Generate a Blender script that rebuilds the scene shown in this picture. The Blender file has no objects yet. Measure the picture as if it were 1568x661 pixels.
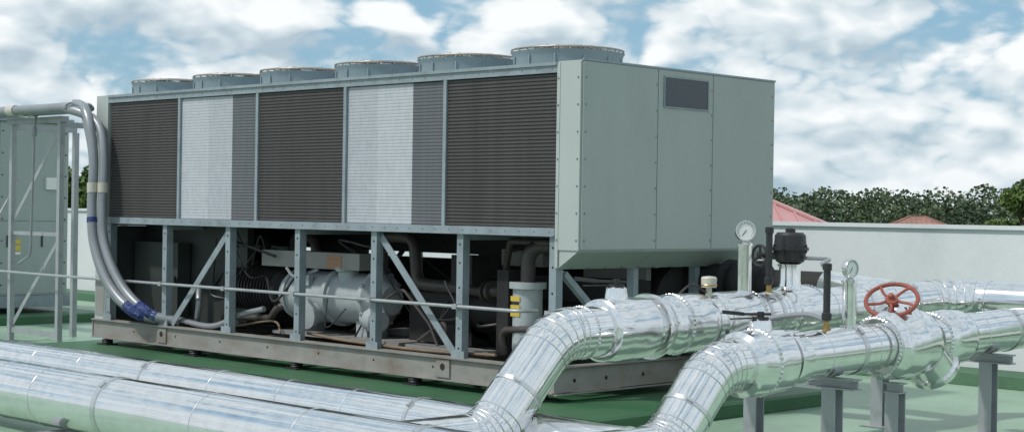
import bpy, bmesh, math, random
from mathutils import Vector, Matrix, noise as mnoise
random.seed(7)
rad = math.radians
scene = bpy.context.scene
COL = scene.collection

# ------------------------------------------------------------------ materials
def newmat(name):
    m = bpy.data.materials.new(name); m.use_nodes = True
    nt = m.node_tree
    b = nt.nodes["Principled BSDF"]
    return m, nt, b

def paint(name, col, rough=0.5, metal=0.0, var=0.12, scale=3.0, bump=0.0, bscale=40.0,
          stretch=(1, 1, 1), dirt=None, dirt_amt=0.0, dirt_scale=2.0, spec=0.5, rvar=0.1):
    m, nt, b = newmat(name)
    N = nt.nodes; L = nt.links
    tc = N.new("ShaderNodeTexCoord")
    mp = N.new("ShaderNodeMapping"); mp.inputs["Scale"].default_value = stretch
    L.new(tc.outputs["Object"], mp.inputs[0])
    n = N.new("ShaderNodeTexNoise"); n.inputs["Scale"].default_value = scale
    n.inputs["Detail"].default_value = 4; n.inputs["Roughness"].default_value = 0.6
    L.new(mp.outputs[0], n.inputs["Vector"])
    r = N.new("ShaderNodeValToRGB")
    r.color_ramp.elements[0].position = 0.3; r.color_ramp.elements[1].position = 0.7
    r.color_ramp.elements[0].color = tuple(c * (1 - var) for c in col) + (1,)
    r.color_ramp.elements[1].color = tuple(min(1, c * (1 + var)) for c in col) + (1,)
    L.new(n.outputs["Fac"], r.inputs[0])
    out = r.outputs[0]
    if dirt:
        n2 = N.new("ShaderNodeTexNoise"); n2.inputs["Scale"].default_value = dirt_scale
        n2.inputs["Detail"].default_value = 7; n2.inputs["Roughness"].default_value = 0.7
        L.new(mp.outputs[0], n2.inputs["Vector"])
        r2 = N.new("ShaderNodeValToRGB")
        r2.color_ramp.elements[0].position = 0.48; r2.color_ramp.elements[1].position = 0.72
        r2.color_ramp.elements[0].color = (0, 0, 0, 1); r2.color_ramp.elements[1].color = (dirt_amt,) * 3 + (1,)
        L.new(n2.outputs["Fac"], r2.inputs[0])
        mx = N.new("ShaderNodeMixRGB"); mx.inputs[2].default_value = tuple(dirt) + (1,)
        L.new(r2.outputs[0], mx.inputs[0]); L.new(out, mx.inputs[1]); out = mx.outputs[0]
    L.new(out, b.inputs["Base Color"])
    b.inputs["Metallic"].default_value = metal
    b.inputs["Specular IOR Level"].default_value = spec
    mr = N.new("ShaderNodeMapRange")
    mr.inputs["To Min"].default_value = max(0.02, rough - rvar); mr.inputs["To Max"].default_value = min(1, rough + rvar)
    L.new(n.outputs["Fac"], mr.inputs["Value"]); L.new(mr.outputs[0], b.inputs["Roughness"])
    if bump > 0:
        n3 = N.new("ShaderNodeTexNoise"); n3.inputs["Scale"].default_value = bscale
        n3.inputs["Detail"].default_value = 3
        L.new(mp.outputs[0], n3.inputs["Vector"])
        bp = N.new("ShaderNodeBump"); bp.inputs["Strength"].default_value = bump
        bp.inputs["Distance"].default_value = 0.02
        L.new(n3.outputs["Fac"], bp.inputs["Height"]); L.new(bp.outputs[0], b.inputs["Normal"])
    return m

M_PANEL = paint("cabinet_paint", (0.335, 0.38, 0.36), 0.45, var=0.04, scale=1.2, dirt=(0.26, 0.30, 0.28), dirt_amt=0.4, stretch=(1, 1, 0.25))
M_PANEL2 = paint("cabinet_paint_lit", (0.42, 0.46, 0.445), 0.45, var=0.05, scale=1.2)  # lighter copy of the cabinet paint; stronger light on side faces put into colour
M_FRAME = paint("frame_paint", (0.26, 0.31, 0.34), 0.45, var=0.12, scale=5, dirt=(0.14, 0.15, 0.15), dirt_amt=0.5, dirt_scale=6)
M_FAN = paint("fan_shroud_paint", (0.25, 0.32, 0.35), 0.45, var=0.08, scale=3)
M_BASE = paint("base_rail_paint", (0.29, 0.28, 0.265), 0.55, var=0.18, scale=6, dirt=(0.15, 0.09, 0.06), dirt_amt=0.75, dirt_scale=3, stretch=(1, 1, 2))
M_COIL = paint("dark_coil", (0.068, 0.061, 0.062), 0.6, var=0.15, scale=2, stretch=(2.5, 1, 0.2), dirt=(0.10, 0.09, 0.09), dirt_amt=0.5, dirt_scale=3)
M_COIL2 = paint("grey_coil", (0.12, 0.125, 0.14), 0.55, var=0.10, scale=4, stretch=(4, 1, 0.3))
M_COIL3 = paint("bright_coil", (0.46, 0.48, 0.52), 0.5, var=0.07, scale=6, stretch=(3, 1, 1), dirt=(0.36, 0.37, 0.40), dirt_amt=0.6, dirt_scale=10)
M_COIL4 = paint("bright_coil_b", (0.41, 0.43, 0.47), 0.5, var=0.07, scale=6, stretch=(3, 1, 1), dirt=(0.32, 0.32, 0.35), dirt_amt=0.6, dirt_scale=10)
M_BLACK = paint("black_insulation", (0.016, 0.016, 0.017), 0.75, var=0.4, scale=6, bump=0.3, bscale=20)
M_BLKP = paint("black_plastic", (0.022, 0.022, 0.024), 0.4, var=0.2, scale=10)
M_DARKG = paint("dark_green_grey", (0.035, 0.042, 0.04), 0.6, var=0.25, scale=3)
M_BROWNP = paint("dark_pipe", (0.065, 0.055, 0.052), 0.45, var=0.3, scale=6)
M_COMP = paint("compressor_paint", (0.40, 0.44, 0.46), 0.5, var=0.12, scale=5, dirt=(0.2, 0.19, 0.17), dirt_amt=0.5, dirt_scale=5)
M_GBOX = paint("grey_box", (0.27, 0.27, 0.26), 0.5, var=0.1, scale=4)
M_RUBBER = paint("tan_hose", (0.20, 0.15, 0.10), 0.6, var=0.2, scale=8)
M_CONDUIT = paint("grey_conduit", (0.28, 0.30, 0.32), 0.35, metal=0.3, var=0.12, scale=4, dirt=(0.17, 0.17, 0.17), dirt_amt=0.4, dirt_scale=8)
M_STEEL = paint("galvanised_steel", (0.42, 0.44, 0.46), 0.42, metal=0.45, var=0.2, scale=8, dirt=(0.2, 0.19, 0.18), dirt_amt=0.4, dirt_scale=8)
M_BLUE = paint("blue_tape", (0.015, 0.035, 0.15), 0.45, var=0.3, scale=8, bump=0.8, bscale=30)
M_CREAM = paint("cream_plastic", (0.50, 0.48, 0.41), 0.4, var=0.06)
M_WHITE = paint("white_face", (0.75, 0.75, 0.73), 0.4, var=0.04)
M_BRASS = paint("brass", (0.45, 0.30, 0.12), 0.35, metal=0.9, var=0.15)
M_RED = paint("red_oxide", (0.30, 0.075, 0.05), 0.5, var=0.2, scale=12, dirt=(0.15, 0.06, 0.045), dirt_amt=0.6, dirt_scale=20)
M_YEL = paint("label_yellow", (0.62, 0.45, 0.07), 0.5, var=0.05)
M_ORANGE = paint("label_orange", (0.45, 0.2, 0.1), 0.5, var=0.05)
M_PLATE = paint("dark_plate", (0.055, 0.065, 0.08), 0.25, var=0.1, scale=3)
M_GUARD = paint("fan_guard_wire", (0.33, 0.31, 0.28), 0.45, metal=0.2, var=0.15)
M_BOLT = paint("bolt_zinc", (0.24, 0.26, 0.26), 0.4, metal=0.3, var=0.1)
M_HOLE = paint("hole_dark", (0.02, 0.02, 0.02), 0.8, var=0.1)
M_PAD = paint("dark_green_paint", (0.035, 0.125, 0.055), 0.5, var=0.18, scale=1.5, bump=0.15, bscale=12, dirt=(0.09, 0.14, 0.09), dirt_amt=0.7, dirt_scale=1.2)
M_FLOOR = paint("light_green_roof_paint", (0.27, 0.40, 0.30), 0.42, var=0.10, scale=0.6, bump=0.12, bscale=6, dirt=(0.15, 0.24, 0.17), dirt_amt=0.75, dirt_scale=0.8, rvar=.2)
M_WALL = paint("parapet_paint", (0.72, 0.75, 0.77), 0.7, var=0.04, scale=0.8, bump=0.2, bscale=25, dirt=(0.54, 0.58, 0.60), dirt_amt=0.55, dirt_scale=0.9, stretch=(1, 1, 0.4))
M_CONC = paint("concrete", (0.4, 0.4, 0.38), 0.8, var=0.1)
M_GROUND = paint("grassland", (0.07, 0.10, 0.035), 0.9, var=0.4, scale=0.02, dirt=(0.14, 0.11, 0.06), dirt_amt=0.7, dirt_scale=0.03)
M_PINK = paint("pink_metal_roof", (0.50, 0.26, 0.26), 0.5, var=0.1, scale=0.5)
M_TERRA = paint("terracotta_roof", (0.30, 0.16, 0.12), 0.7, var=0.2, scale=0.5)
M_HWALL = paint("house_wall", (0.45, 0.40, 0.34), 0.8, var=0.1)
M_WIN = paint("window_glass", (0.04, 0.05, 0.06), 0.15, var=0.1)
M_BARK = paint("bark", (0.09, 0.07, 0.05), 0.9, var=0.3, scale=4)

def cladding(name, base, rough, dent=.14, fine=.03):
    m, nt, b = newmat(name); N = nt.nodes; L = nt.links
    tc = N.new("ShaderNodeTexCoord")
    n = N.new("ShaderNodeTexNoise"); n.inputs["Scale"].default_value = 3.5; n.inputs["Detail"].default_value = 2
    L.new(tc.outputs["Object"], n.inputs["Vector"])
    n2 = N.new("ShaderNodeTexNoise"); n2.inputs["Scale"].default_value = 9; n2.inputs["Detail"].default_value = 4
    L.new(tc.outputs["Object"], n2.inputs["Vector"])
    r = N.new("ShaderNodeValToRGB")
    r.color_ramp.elements[0].position = 0.3; r.color_ramp.elements[1].position = 0.6
    r.color_ramp.elements[0].color = tuple(c * 0.90 for c in base) + (1,)
    r.color_ramp.elements[1].color = tuple(base) + (1,)
    L.new(n2.outputs["Fac"], r.inputs[0]); L.new(r.outputs[0], b.inputs["Base Color"])
    mr = N.new("ShaderNodeMapRange"); mr.inputs["To Min"].default_value = rough * 0.6; mr.inputs["To Max"].default_value = rough * 1.5
    L.new(n2.outputs["Fac"], mr.inputs["Value"]); L.new(mr.outputs[0], b.inputs["Roughness"])
    b.inputs["Metallic"].default_value = 1.0
    b1 = N.new("ShaderNodeBump"); b1.inputs["Strength"].default_value = dent; b1.inputs["Distance"].default_value = 0.03
    L.new(n.outputs["Fac"], b1.inputs["Height"])
    b2 = N.new("ShaderNodeBump"); b2.inputs["Strength"].default_value = fine; b2.inputs["Distance"].default_value = 0.01
    L.new(n2.outputs["Fac"], b2.inputs["Height"]); L.new(b1.outputs[0], b2.inputs["Normal"])
    L.new(b2.outputs[0], b.inputs["Normal"])
    return m
M_CLAD = cladding("aluminium_cladding", (0.88, 0.875, 0.87), 0.12)
M_CLAD2 = cladding("aluminium_cladding_dull", (0.70, 0.70, 0.70), 0.27)
M_CLADJ = cladding("aluminium_cladding_dented", (0.86, 0.855, 0.85), 0.14, .26, .05)

def foliage_mat(name, dark, light, scale):
    m, nt, b = newmat(name); N = nt.nodes; L = nt.links
    tc = N.new("ShaderNodeTexCoord")
    n = N.new("ShaderNodeTexNoise"); n.inputs["Scale"].default_value = scale; n.inputs["Detail"].default_value = 4
    L.new(tc.outputs["Object"], n.inputs["Vector"])
    r = N.new("ShaderNodeValToRGB")
    r.color_ramp.elements[0].position = 0.35; r.color_ramp.elements[1].position = 0.65
    r.color_ramp.elements[0].color = tuple(dark) + (1,); r.color_ramp.elements[1].color = tuple(light) + (1,)
    L.new(n.outputs["Fac"], r.inputs[0]); L.new(r.outputs[0], b.inputs["Base Color"])
    b.inputs["Roughness"].default_value = 0.7
    return m
M_LEAF_FAR = foliage_mat("foliage_far", (0.04, 0.07, 0.04), (0.105, 0.15, 0.06), 0.15)
M_LEAF = foliage_mat("foliage_near", (0.04, 0.08, 0.02), (0.12, 0.19, 0.04), 0.8)

# ------------------------------------------------------------------ builders
def empty(name, loc=(0, 0, 0)):
    e = bpy.data.objects.new(name, None); e.location = loc
    e.empty_display_size = 0.2; COL.objects.link(e); return e

def obj(name, verts, faces, mat, parent=None, smooth=False, ang=35):
    me = bpy.data.meshes.new(name); me.from_pydata([tuple(v) for v in verts], [], faces)
    me.validate(); me.update()
    bm = bmesh.new(); bm.from_mesh(me); bmesh.ops.recalc_face_normals(bm, faces=bm.faces); bm.to_mesh(me); bm.free()
    if smooth:
        for p in me.polygons: p.use_smooth = True
        me.set_sharp_from_angle(angle=rad(ang))
    me.materials.append(mat)
    o = bpy.data.objects.new(name, me); COL.objects.link(o)
    if parent: 
        o.parent = parent
        o.matrix_parent_inverse = Matrix.Translation(parent.location).inverted()
    return o

class MB:
    def __init__(s): s.v = []; s.f = []
    def add(s, v, f):
        k = len(s.v); s.v += [Vector(p) for p in v]; s.f += [tuple(i + k for i in q) for q in f]
    def box(s, x0, x1, y0, y1, z0, z1):
        s.add([(x0, y0, z0), (x1, y0, z0), (x1, y1, z0), (x0, y1, z0), (x0, y0, z1), (x1, y0, z1), (x1, y1, z1), (x0, y1, z1)],
              [(0, 3, 2, 1), (4, 5, 6, 7), (0, 1, 5, 4), (1, 2, 6, 5), (2, 3, 7, 6), (3, 0, 4, 7)])
    def beam(s, a, b, w, h, up=(0, 0, 1)):
        a = Vector(a); b = Vector(b); d = (b - a).normalized(); up = Vector(up)
        if abs(d.dot(up)) > 0.98: up = Vector((0, 1, 0))
        side = d.cross(up).normalized(); u = side.cross(d).normalized()
        v = []
        for p in (a, b):
            for i, j in ((-1, -1), (1, -1), (1, 1), (-1, 1)):
                v.append(p + side * (i * w / 2) + u * (j * h / 2))
        s.add(v, [(0, 3, 2, 1), (4, 5, 6, 7), (0, 1, 5, 4), (1, 2, 6, 5), (2, 3, 7, 6), (3, 0, 4, 7)])
    def lathe(s, o, d, prof, n=32, caps=True, wob=0):
        o = Vector(o); d = Vector(d).normalized()
        t = Vector((0, 0, 1)) if abs(d.z) < 0.9 else Vector((1, 0, 0))
        a = d.cross(t).normalized(); b = d.cross(a).normalized()
        v = []; f = []
        for (h, r) in prof:
            for i in range(n):
                q = 2 * math.pi * i / n
                e = (a * math.cos(q) + b * math.sin(q))
                p = o + d * h + e * r
                if wob: p = p + e * (mnoise.noise(p * 9) * wob)
                v.append(p)
        for k in range(len(prof) - 1):
            for i in range(n):
                j = (i + 1) % n
                f.append((k * n + i, k * n + j, (k + 1) * n + j, (k + 1) * n + i))
        if caps:
            f.append(tuple(range(n))); f.append(tuple((len(prof) - 1) * n + i for i in range(n))[::-1])
        s.add(v, f)
    def cyl(s, a, b, r, n=16):
        a = Vector(a); b = Vector(b); s.lathe(a, b - a, [(0, r), ((b - a).length, r)], n)
    def sweep(s, pts, r, n=16, caps=True):
        pts = [Vector(p) for p in pts]; m = len(pts)
        rs = r if isinstance(r, (list, tuple)) else [r] * m
        tang = []
        for i in range(m):
            if i == 0: t = pts[1] - pts[0]
            elif i == m - 1: t = pts[-1] - pts[-2]
            else: t = (pts[i + 1] - pts[i]).normalized() + (pts[i] - pts[i - 1]).normalized()
            tang.append(t.normalized())
        ref = Vector((0, 0, 1)) if abs(tang[0].z) < 0.9 else Vector((1, 0, 0))
        a = tang[0].cross(ref).normalized()
        v = []; f = []
        for i in range(m):
            a = (a - tang[i] * a.dot(tang[i])).normalized(); b = tang[i].cross(a)
            for k in range(n):
                q = 2 * math.pi * k / n
                v.append(pts[i] + (a * math.cos(q) + b * math.sin(q)) * rs[i])
        for i in range(m - 1):
            for k in range(n):
                j = (k + 1) % n
                f.append((i * n + k, i * n + j, (i + 1) * n + j, (i + 1) * n + k))
        if caps:
            f.append(tuple(range(n))[::-1]); f.append(tuple((m - 1) * n + i for i in range(n)))
        s.add(v, f)
    def torus(s, c, nrm, R, r, n=40, k=10):
        c = Vector(c); d = Vector(nrm).normalized()
        t = Vector((0, 0, 1)) if abs(d.z) < 0.9 else Vector((1, 0, 0))
        a = d.cross(t).normalized(); b = d.cross(a).normalized()
        v = []; f = []
        for i in range(n):
            q = 2 * math.pi * i / n; e = a * math.cos(q) + b * math.sin(q)
            for j in range(k):
                w = 2 * math.pi * j / k
                v.append(c + e * (R + r * math.cos(w)) + d * (r * math.sin(w)))
        for i in range(n):
            for j in range(k):
                i2 = (i + 1) % n; j2 = (j + 1) % k
                f.append((i * k + j, i2 * k + j, i2 * k + j2, i * k + j2))
        s.add(v, f)
    def gear(s, c, nrm, r0, r1, w, teeth=44):
        c = Vector(c); d = Vector(nrm).normalized()
        t = Vector((0, 0, 1)) if abs(d.z) < 0.9 else Vector((1, 0, 0))
        a = d.cross(t).normalized(); b = d.cross(a).normalized(); n = teeth * 2
        v = []; f = []
        for h, rr in ((0, (r0 - .004, r0 - .004)), (w * .25, (r0, r1)), (w * .75, (r0, r1)), (w, (r0 - .004, r0 - .004))):
            for i in range(n):
                q = 2 * math.pi * i / n; e = a * math.cos(q) + b * math.sin(q)
                v.append(c + d * h + e * rr[i % 2])
        for k in range(3):
            for i in range(n):
                j = (i + 1) % n
                f.append((k * n + i, k * n + j, (k + 1) * n + j, (k + 1) * n + i))
        s.add(v, f)
    def make(s, name, mat, parent=None, smooth=False, ang=35):
        return obj(name, s.v, s.f, mat, parent, smooth, ang)

def fillet(pts, r, n=6):
    pts = [Vector(p) for p in pts]; out = [pts[0]]
    for i in range(1, len(pts) - 1):
        p = pts[i]; a = (pts[i - 1] - p); b = (pts[i + 1] - p); la = a.length; lb = b.length
        a.normalize(); b.normalize()
        ang = a.angle(b); 
        if ang > math.pi - 0.04: out.append(p); continue
        t = min(r / math.tan(ang / 2), la * 0.49, lb * 0.49)
        rr = t * math.tan(ang / 2)
        bis = (a + b).normalized(); c = p + bis * (rr / math.sin(ang / 2))
        s0 = p + a * t - c; s1 = p + b * t - c
        tot = s0.angle(s1)
        ax = s0.cross(s1).normalized()
        for k in range(n + 1):
            out.append(c + Matrix.Rotation(tot * k / n, 3, ax) @ s0)
    out.append(pts[-1]); return out

def bez(pts, n=10):
    pts = [Vector(p) for p in pts]; P = [pts[0] * 2 - pts[1]] + pts + [pts[-1] * 2 - pts[-2]]; out = []
    for i in range(1, len(P) - 2):
        for k in range(n):
            t = k / n; a, b, c, d = P[i - 1], P[i], P[i + 1], P[i + 2]
            out.append(0.5 * ((2 * b) + (c - a) * t + (2 * a - 5 * b + 4 * c - d) * t * t + (3 * b - a - 3 * c + d) * t ** 3))
    out.append(pts[-1]); return out

# ------------------------------------------------------------------ setting
m = MB(); m.add([(-3000, -3000, -6), (3000, -3000, -6), (3000, 3000, -6), (-3000, 3000, -6)], [(0, 1, 2, 3)])
m.make("ground", M_GROUND)
m = MB(); m.box(-45, 22, -24, 5.35, -5.996, -0.01); m.make("concrete_building", M_CONC)
m = MB(); m.box(-44.9, 21.9, -23.9, 5.18, -0.0099, 0.0); m.make("rooftop_floor", M_FLOOR)
m = MB(); m.box(-45, 22, 5.18, 5.36, -0.005, 1.47); m.box(-45, 22, 5.15, 5.39, 1.4705, 1.51)
m.make("parapet_wall", M_WALL)
m = MB()
m.add([(-44.8, 4.84, 0.004), (21.8, 4.84, 0.004), (21.8, 4.88, 0.11), (-44.8, 4.88, 0.11), (-44.8, 5.176, 0.14), (21.8, 5.176, 0.14), (-44.8, 5.176, 0.004), (21.8, 5.176, 0.004)],
      [(0, 1, 2, 3), (3, 2, 5, 4), (0, 3, 4, 6), (1, 7, 5, 2), (0, 6, 7, 1)])
m.make("green_kerb", M_PAD)
def pad(x0, x1, y0, y1):
    m = MB(); c = 0.02
    m.add([(x0, y0, 0.004), (x1, y0, 0.004), (x1, y1, 0.004), (x0, y1, 0.004),
           (x0, y0, .10), (x1, y0, .10), (x1, y1, .10), (x0, y1, .10),
           (x0 + c, y0 + c, .12), (x1 - c, y0 + c, .12), (x1 - c, y1 - c, .12), (x0 + c, y1 - c, .12)],
          [(0, 1, 5, 4), (1, 2, 6, 5), (2, 3, 7, 6), (3, 0, 4, 7), (4, 5, 9, 8), (5, 6, 10, 9), (6, 7, 11, 10), (7, 4, 8, 11), (8, 9, 10, 11), (0, 3, 2, 1)])
    m.make("green_concrete_pad", M_PAD)
pad(-6.95, 0.85, -0.62, 2.5)
pad(-17.5, -10.8, -0.6, 2.75)

# ------------------------------------------------------------------ chiller
CH = empty("rooftop_chiller", (-3.3, 1.2, 0.2))
ZT = 2.71; W = 2.43; X0 = -6.63
m = MB(); m.box(-6.36, -0.02, 0.05, W - 0.05, 1.47, 2.63); m.make("coil_core", M_BLACK, CH)
m = MB(); m.box(X0 + .003, 0.0, 0.03, W - 0.03, 2.64, 2.69); m.make("top_deck", M_FRAME, CH)
m = MB()
m.box(-6.40, -0.004, -0.03, 0.04, 2.635, ZT); m.box(-6.40, -0.004, W - .04, W + .03, 2.635, ZT)
m.box(-6.40, -0.004, -0.045, -0.032, 2.69, 2.715)
m.box(-6.40, -0.004, -0.035, 0.05, 1.385, 1.45); m.box(-6.40, -0.004, W - .05, W + .035, 1.385, 1.45)
m.box(-6.40, -0.004, -0.05, -0.036, 1.385, 1.395)
m.make("side_rails", M_FRAME, CH)
mull = [-6.38, -5.10, -3.82, -2.54, -1.26, -0.01]
m = MB()
for x in mull[1:5]:
    m.box(x - .018, x + .018, -0.028, 0.03, 1.45, 2.635)
    m.box(x - .018, x + .018, W - .03, W + .028, 1.45, 2.635)
m.make("coil_mullions", M_FRAME, CH)
def louvre(x0, x1, mat, name, out=0.009, n=42):
    m = MB(); z0, z1 = 1.452, 2.633; h = (z1 - z0) / n
    for side in (0, 1):
        y = -0.004 if side == 0 else W + .004; sg = -1 if side == 0 else 1
        v = []; f = []
        for i in range(n):
            a = z0 + i * h
            for (yy, zz) in ((0, a), (out, a + h * .2), (out, a + h * .72), (0, a + h * .85)):
                v.append((x0, y + sg * yy, zz)); v.append((x1, y + sg * yy, zz))
        for i in range(len(v) // 2 - 1):
            f.append((2 * i, 2 * i + 1, 2 * i + 3, 2 * i + 2))
        m.add(v, f)
    m.make(name, mat, CH)
louvre(-6.36, -5.12, M_COIL, "coil_panel_a")
louvre(-5.08, -4.62, M_COIL3, "coil_panel_b", .0016, 42)
louvre(-4.62, -4.23, M_COIL4, "coil_panel_c", .0016, 42)
louvre(-4.23, -3.84, M_COIL2, "coil_panel_d", .004)
louvre(-3.80, -2.56, M_COIL, "coil_panel_e")
louvre(-2.52, -2.12, M_COIL4, "coil_panel_f", .0016, 42)
louvre(-2.12, -1.67, M_COIL3, "coil_panel_g", .0016, 42)
louvre(-1.67, -1.28, M_COIL2, "coil_panel_h", .004)
louvre(-1.24, -0.01, M_COIL, "coil_panel_i")

CX = 0.24
def cabprofile(y): return [(0, y, 1.14), (0.02, y, 1.14), (CX, y, 1.285), (CX, y, ZT + .01), (0, y, ZT + .01)]
m = MB()
m.add(cabprofile(-.02) + cabprofile(W + .02),
      [(0, 1, 2, 3, 4), (9, 8, 7, 6, 5), (0, 5, 6, 1), (1, 6, 7, 2), (2, 7, 8, 3), (3, 8, 9, 4), (4, 9, 5, 0)])
m.make("end_cabinet", M_PANEL2, CH)
m = MB()
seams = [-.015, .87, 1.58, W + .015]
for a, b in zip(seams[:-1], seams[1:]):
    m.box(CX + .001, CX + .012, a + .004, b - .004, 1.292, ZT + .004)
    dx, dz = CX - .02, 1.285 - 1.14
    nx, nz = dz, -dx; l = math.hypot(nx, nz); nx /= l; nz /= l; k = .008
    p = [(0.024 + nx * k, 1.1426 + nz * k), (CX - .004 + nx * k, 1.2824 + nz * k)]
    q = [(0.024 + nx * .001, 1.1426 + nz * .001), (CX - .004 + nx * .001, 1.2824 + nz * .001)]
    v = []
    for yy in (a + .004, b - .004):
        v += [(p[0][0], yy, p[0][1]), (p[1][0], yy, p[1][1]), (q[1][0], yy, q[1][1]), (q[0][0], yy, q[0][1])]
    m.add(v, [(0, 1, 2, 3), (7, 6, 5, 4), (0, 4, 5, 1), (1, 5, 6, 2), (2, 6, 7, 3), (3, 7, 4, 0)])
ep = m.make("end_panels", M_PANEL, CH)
bv = ep.modifiers.new("b", "BEVEL"); bv.width = .003; bv.segments = 2
m = MB(); m.box(CX + .013, CX + .018, .945, 1.50, 2.425, 2.655); m.make("dark_nameplate", M_PLATE, CH)
m = MB()
for (a, b, c, d) in ((.935, 1.51, 2.415, 2.425), (.935, 1.51, 2.655, 2.665), (.935, .945, 2.425, 2.655), (1.50, 1.51, 2.425, 2.655)):
    m.box(CX + .013, CX + .022, a, b, c, d)
m.box(CX + .001, CX + .016, -.018, W + .018, ZT + .006, ZT + .022)
m.make("plate_trim", M_FRAME, CH)
m = MB(); m.box(0.0, CX - .002, -.03, -.022, 1.285, ZT); m.box(0.0, .03, -.034, -.0305, 1.15, ZT)
m.make("cabinet_flange", M_PANEL2, CH)
m = MB()
def bolt(m, p, d, r=.006, h=.005): m.lathe(p, d, [(0, r * 1.5), (h * .4, r * 1.5), (h * .4, r), (h, r)], 8)
for i in range(7):
    z = 1.36 + i * .205
    bolt(m, (.015, -.034, z), (0, -1, 0)); bolt(m, (CX - .025, -.03, z), (0, -1, 0))
    for y in (.02, .85, 1.56, W - .02): bolt(m, (CX + .012, y, z), (1, 0, 0))
for y in [i * .2 + .1 for i in range(12)]:
    bolt(m, (.045, y, 1.15), (.5, 0, -1), .008, .010)
for x in [-6.3 + i * .16 for i in range(40)]:
    if x < -.05:
        bolt(m, (x, -.03, 2.665), (0, -1, 0), .004, .004); bolt(m, (x, -.036, 1.42), (0, -1, 0), .004, .004)
m.make("bolts", M_BOLT, CH)

m = MB()
m.box(X0, -6.405, -.03, W + .03, 1.36, ZT + .005); m.box(X0 + .004, -6.42, -.02, W + .02, .38, 1.355)
m.box(X0 - .012, X0 - .001, 0, W, 1.38, ZT)
m.make("far_end_panel", M_PANEL2, CH)
m = MB(); m.box(X0 + .02, -6.44, -.026, -.0205, .42, .82); m.make("far_end_cover", M_GBOX, CH)
m = MB(); m.box(-6.4195, -6.405, .03, W - .03, .384, 1.355); m.make("far_end_inner_lining", M_DARKG, CH)

posts = [-.03, -1.06, -2.13, -3.19, -4.26, -5.33, -6.37]
m = MB(); hol = MB()
for x in posts:
    for yy, sg in ((-.02, 1), (W + .02, -1)):
        y0, y1 = sorted((yy, yy + sg * .008)); m.box(x - .036, x + .036, y0, y1, .372, 1.384)
        y0, y1 = sorted((yy + sg * .0085, yy + sg * .075)); m.box(x - .036, x - .029, y0, y1, .372, 1.384)
        m.box(x + .029, x + .036, y0, y1, .372, 1.384)
    for z in (.46, .62, .95, 1.15, 1.3):
        hol.lathe((x, -.0205, z), (0, -1, 0), [(0, .009), (.002, .009)], 10)
    m.box(x - .075, x + .075, -.031, -.0215, .372, .44)
for a, b in (((-2.08, .02, 1.34), (-1.14, .02, .40)), ((-4.30, .02, 1.34), (-5.24, .02, .40)),
             ((-2.08, W - .02, 1.34), (-1.14, W - .02, .40)), ((-4.30, W - .02, 1.34), (-5.24, W - .02, .40))):
    m.beam(a, b, .008, .065); m.beam((a[0], a[1] + .02, a[2]), (b[0], b[1] + .02, b[2]), .03, .01)
m.beam((-.03, .1, 1.10), (-.03, .95, .40), .05, .05); m.beam((-.03, W - .1, 1.10), (-.03, W - .95, .40), .05, .05)
m.box(-.07, .0, .9, .96, .372, 1.14); m.box(-.07, 0, 1.7, 1.76, .372, 1.14)
for x in (-1.06, -3.19, -5.33): m.beam((x, .06, 1.36), (x, W - .06, 1.36), .05, .05)
m.make("frame_posts", M_FRAME, CH)

m = MB()
for y, sg in ((-.03, 1), (W + .03, -1)):
    a, b = sorted((y, y + sg * .01)); m.box(X0 - .0, .02, a, b, .2, .37)
    a, b = sorted((y - sg*.03, y + sg * .09)); m.box(X0, .02, a, b, .3705, .382); m.box(X0, .02, a, b, .188, .1995)
m.box(.021, .031, -.05, W + .05, .195, .375); m.box(-.05, .06, -.05, W + .05, .3825, .392); m.box(-.05, .06, -.05, W + .05, .178, .1875)
m.box(X0 - .01, X0 - .001, -.04, W + .04, .2, .37)
for x in (-.9, -1.7, -2.5, -3.4, -4.3, -5.2, -6.0): m.box(x - .04, x + .04, 0.0, W, .205, .33)
for x in (-1.22, -5.33, -.28): m.box(x - .08, x + .08, -.045, -.0305, .215, .36)
m.make("base_rails", M_BASE, CH)
for x in (-1.22, -.28, -5.33): hol.lathe((x, -.0455, .30), (0, -1, 0), [(0, .028), (.002, .028)], 14)
for y in (.18, .55, 1.0, 1.5, 2.0, 2.3): hol.lathe((.0312, y, .28), (1, 0, 0), [(0, .016), (.002, .016)], 12)
for x in [-.6 - i * .75 for i in range(8)]: hol.lathe((x, -.0305, .29), (0, -1, 0), [(0, .010), (.002, .010)], 10)
hol.make("bolt_holes", M_HOLE, CH)
m = MB()
for x in (-.15, -1.6, -3.2, -4.8, -6.4):
    for y in (.0, W):
        m.box(x - .09, x + .09, y - .07, y + .07, .121, .135)
        m.lathe((x, y, .135), (0, 0, 1), [(0, .055), (.01, .06), (.02, .055), (.03, .06), (.042, .055)], 16)
m.make("vibration_isolators", M_BLKP, CH, True)

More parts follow.
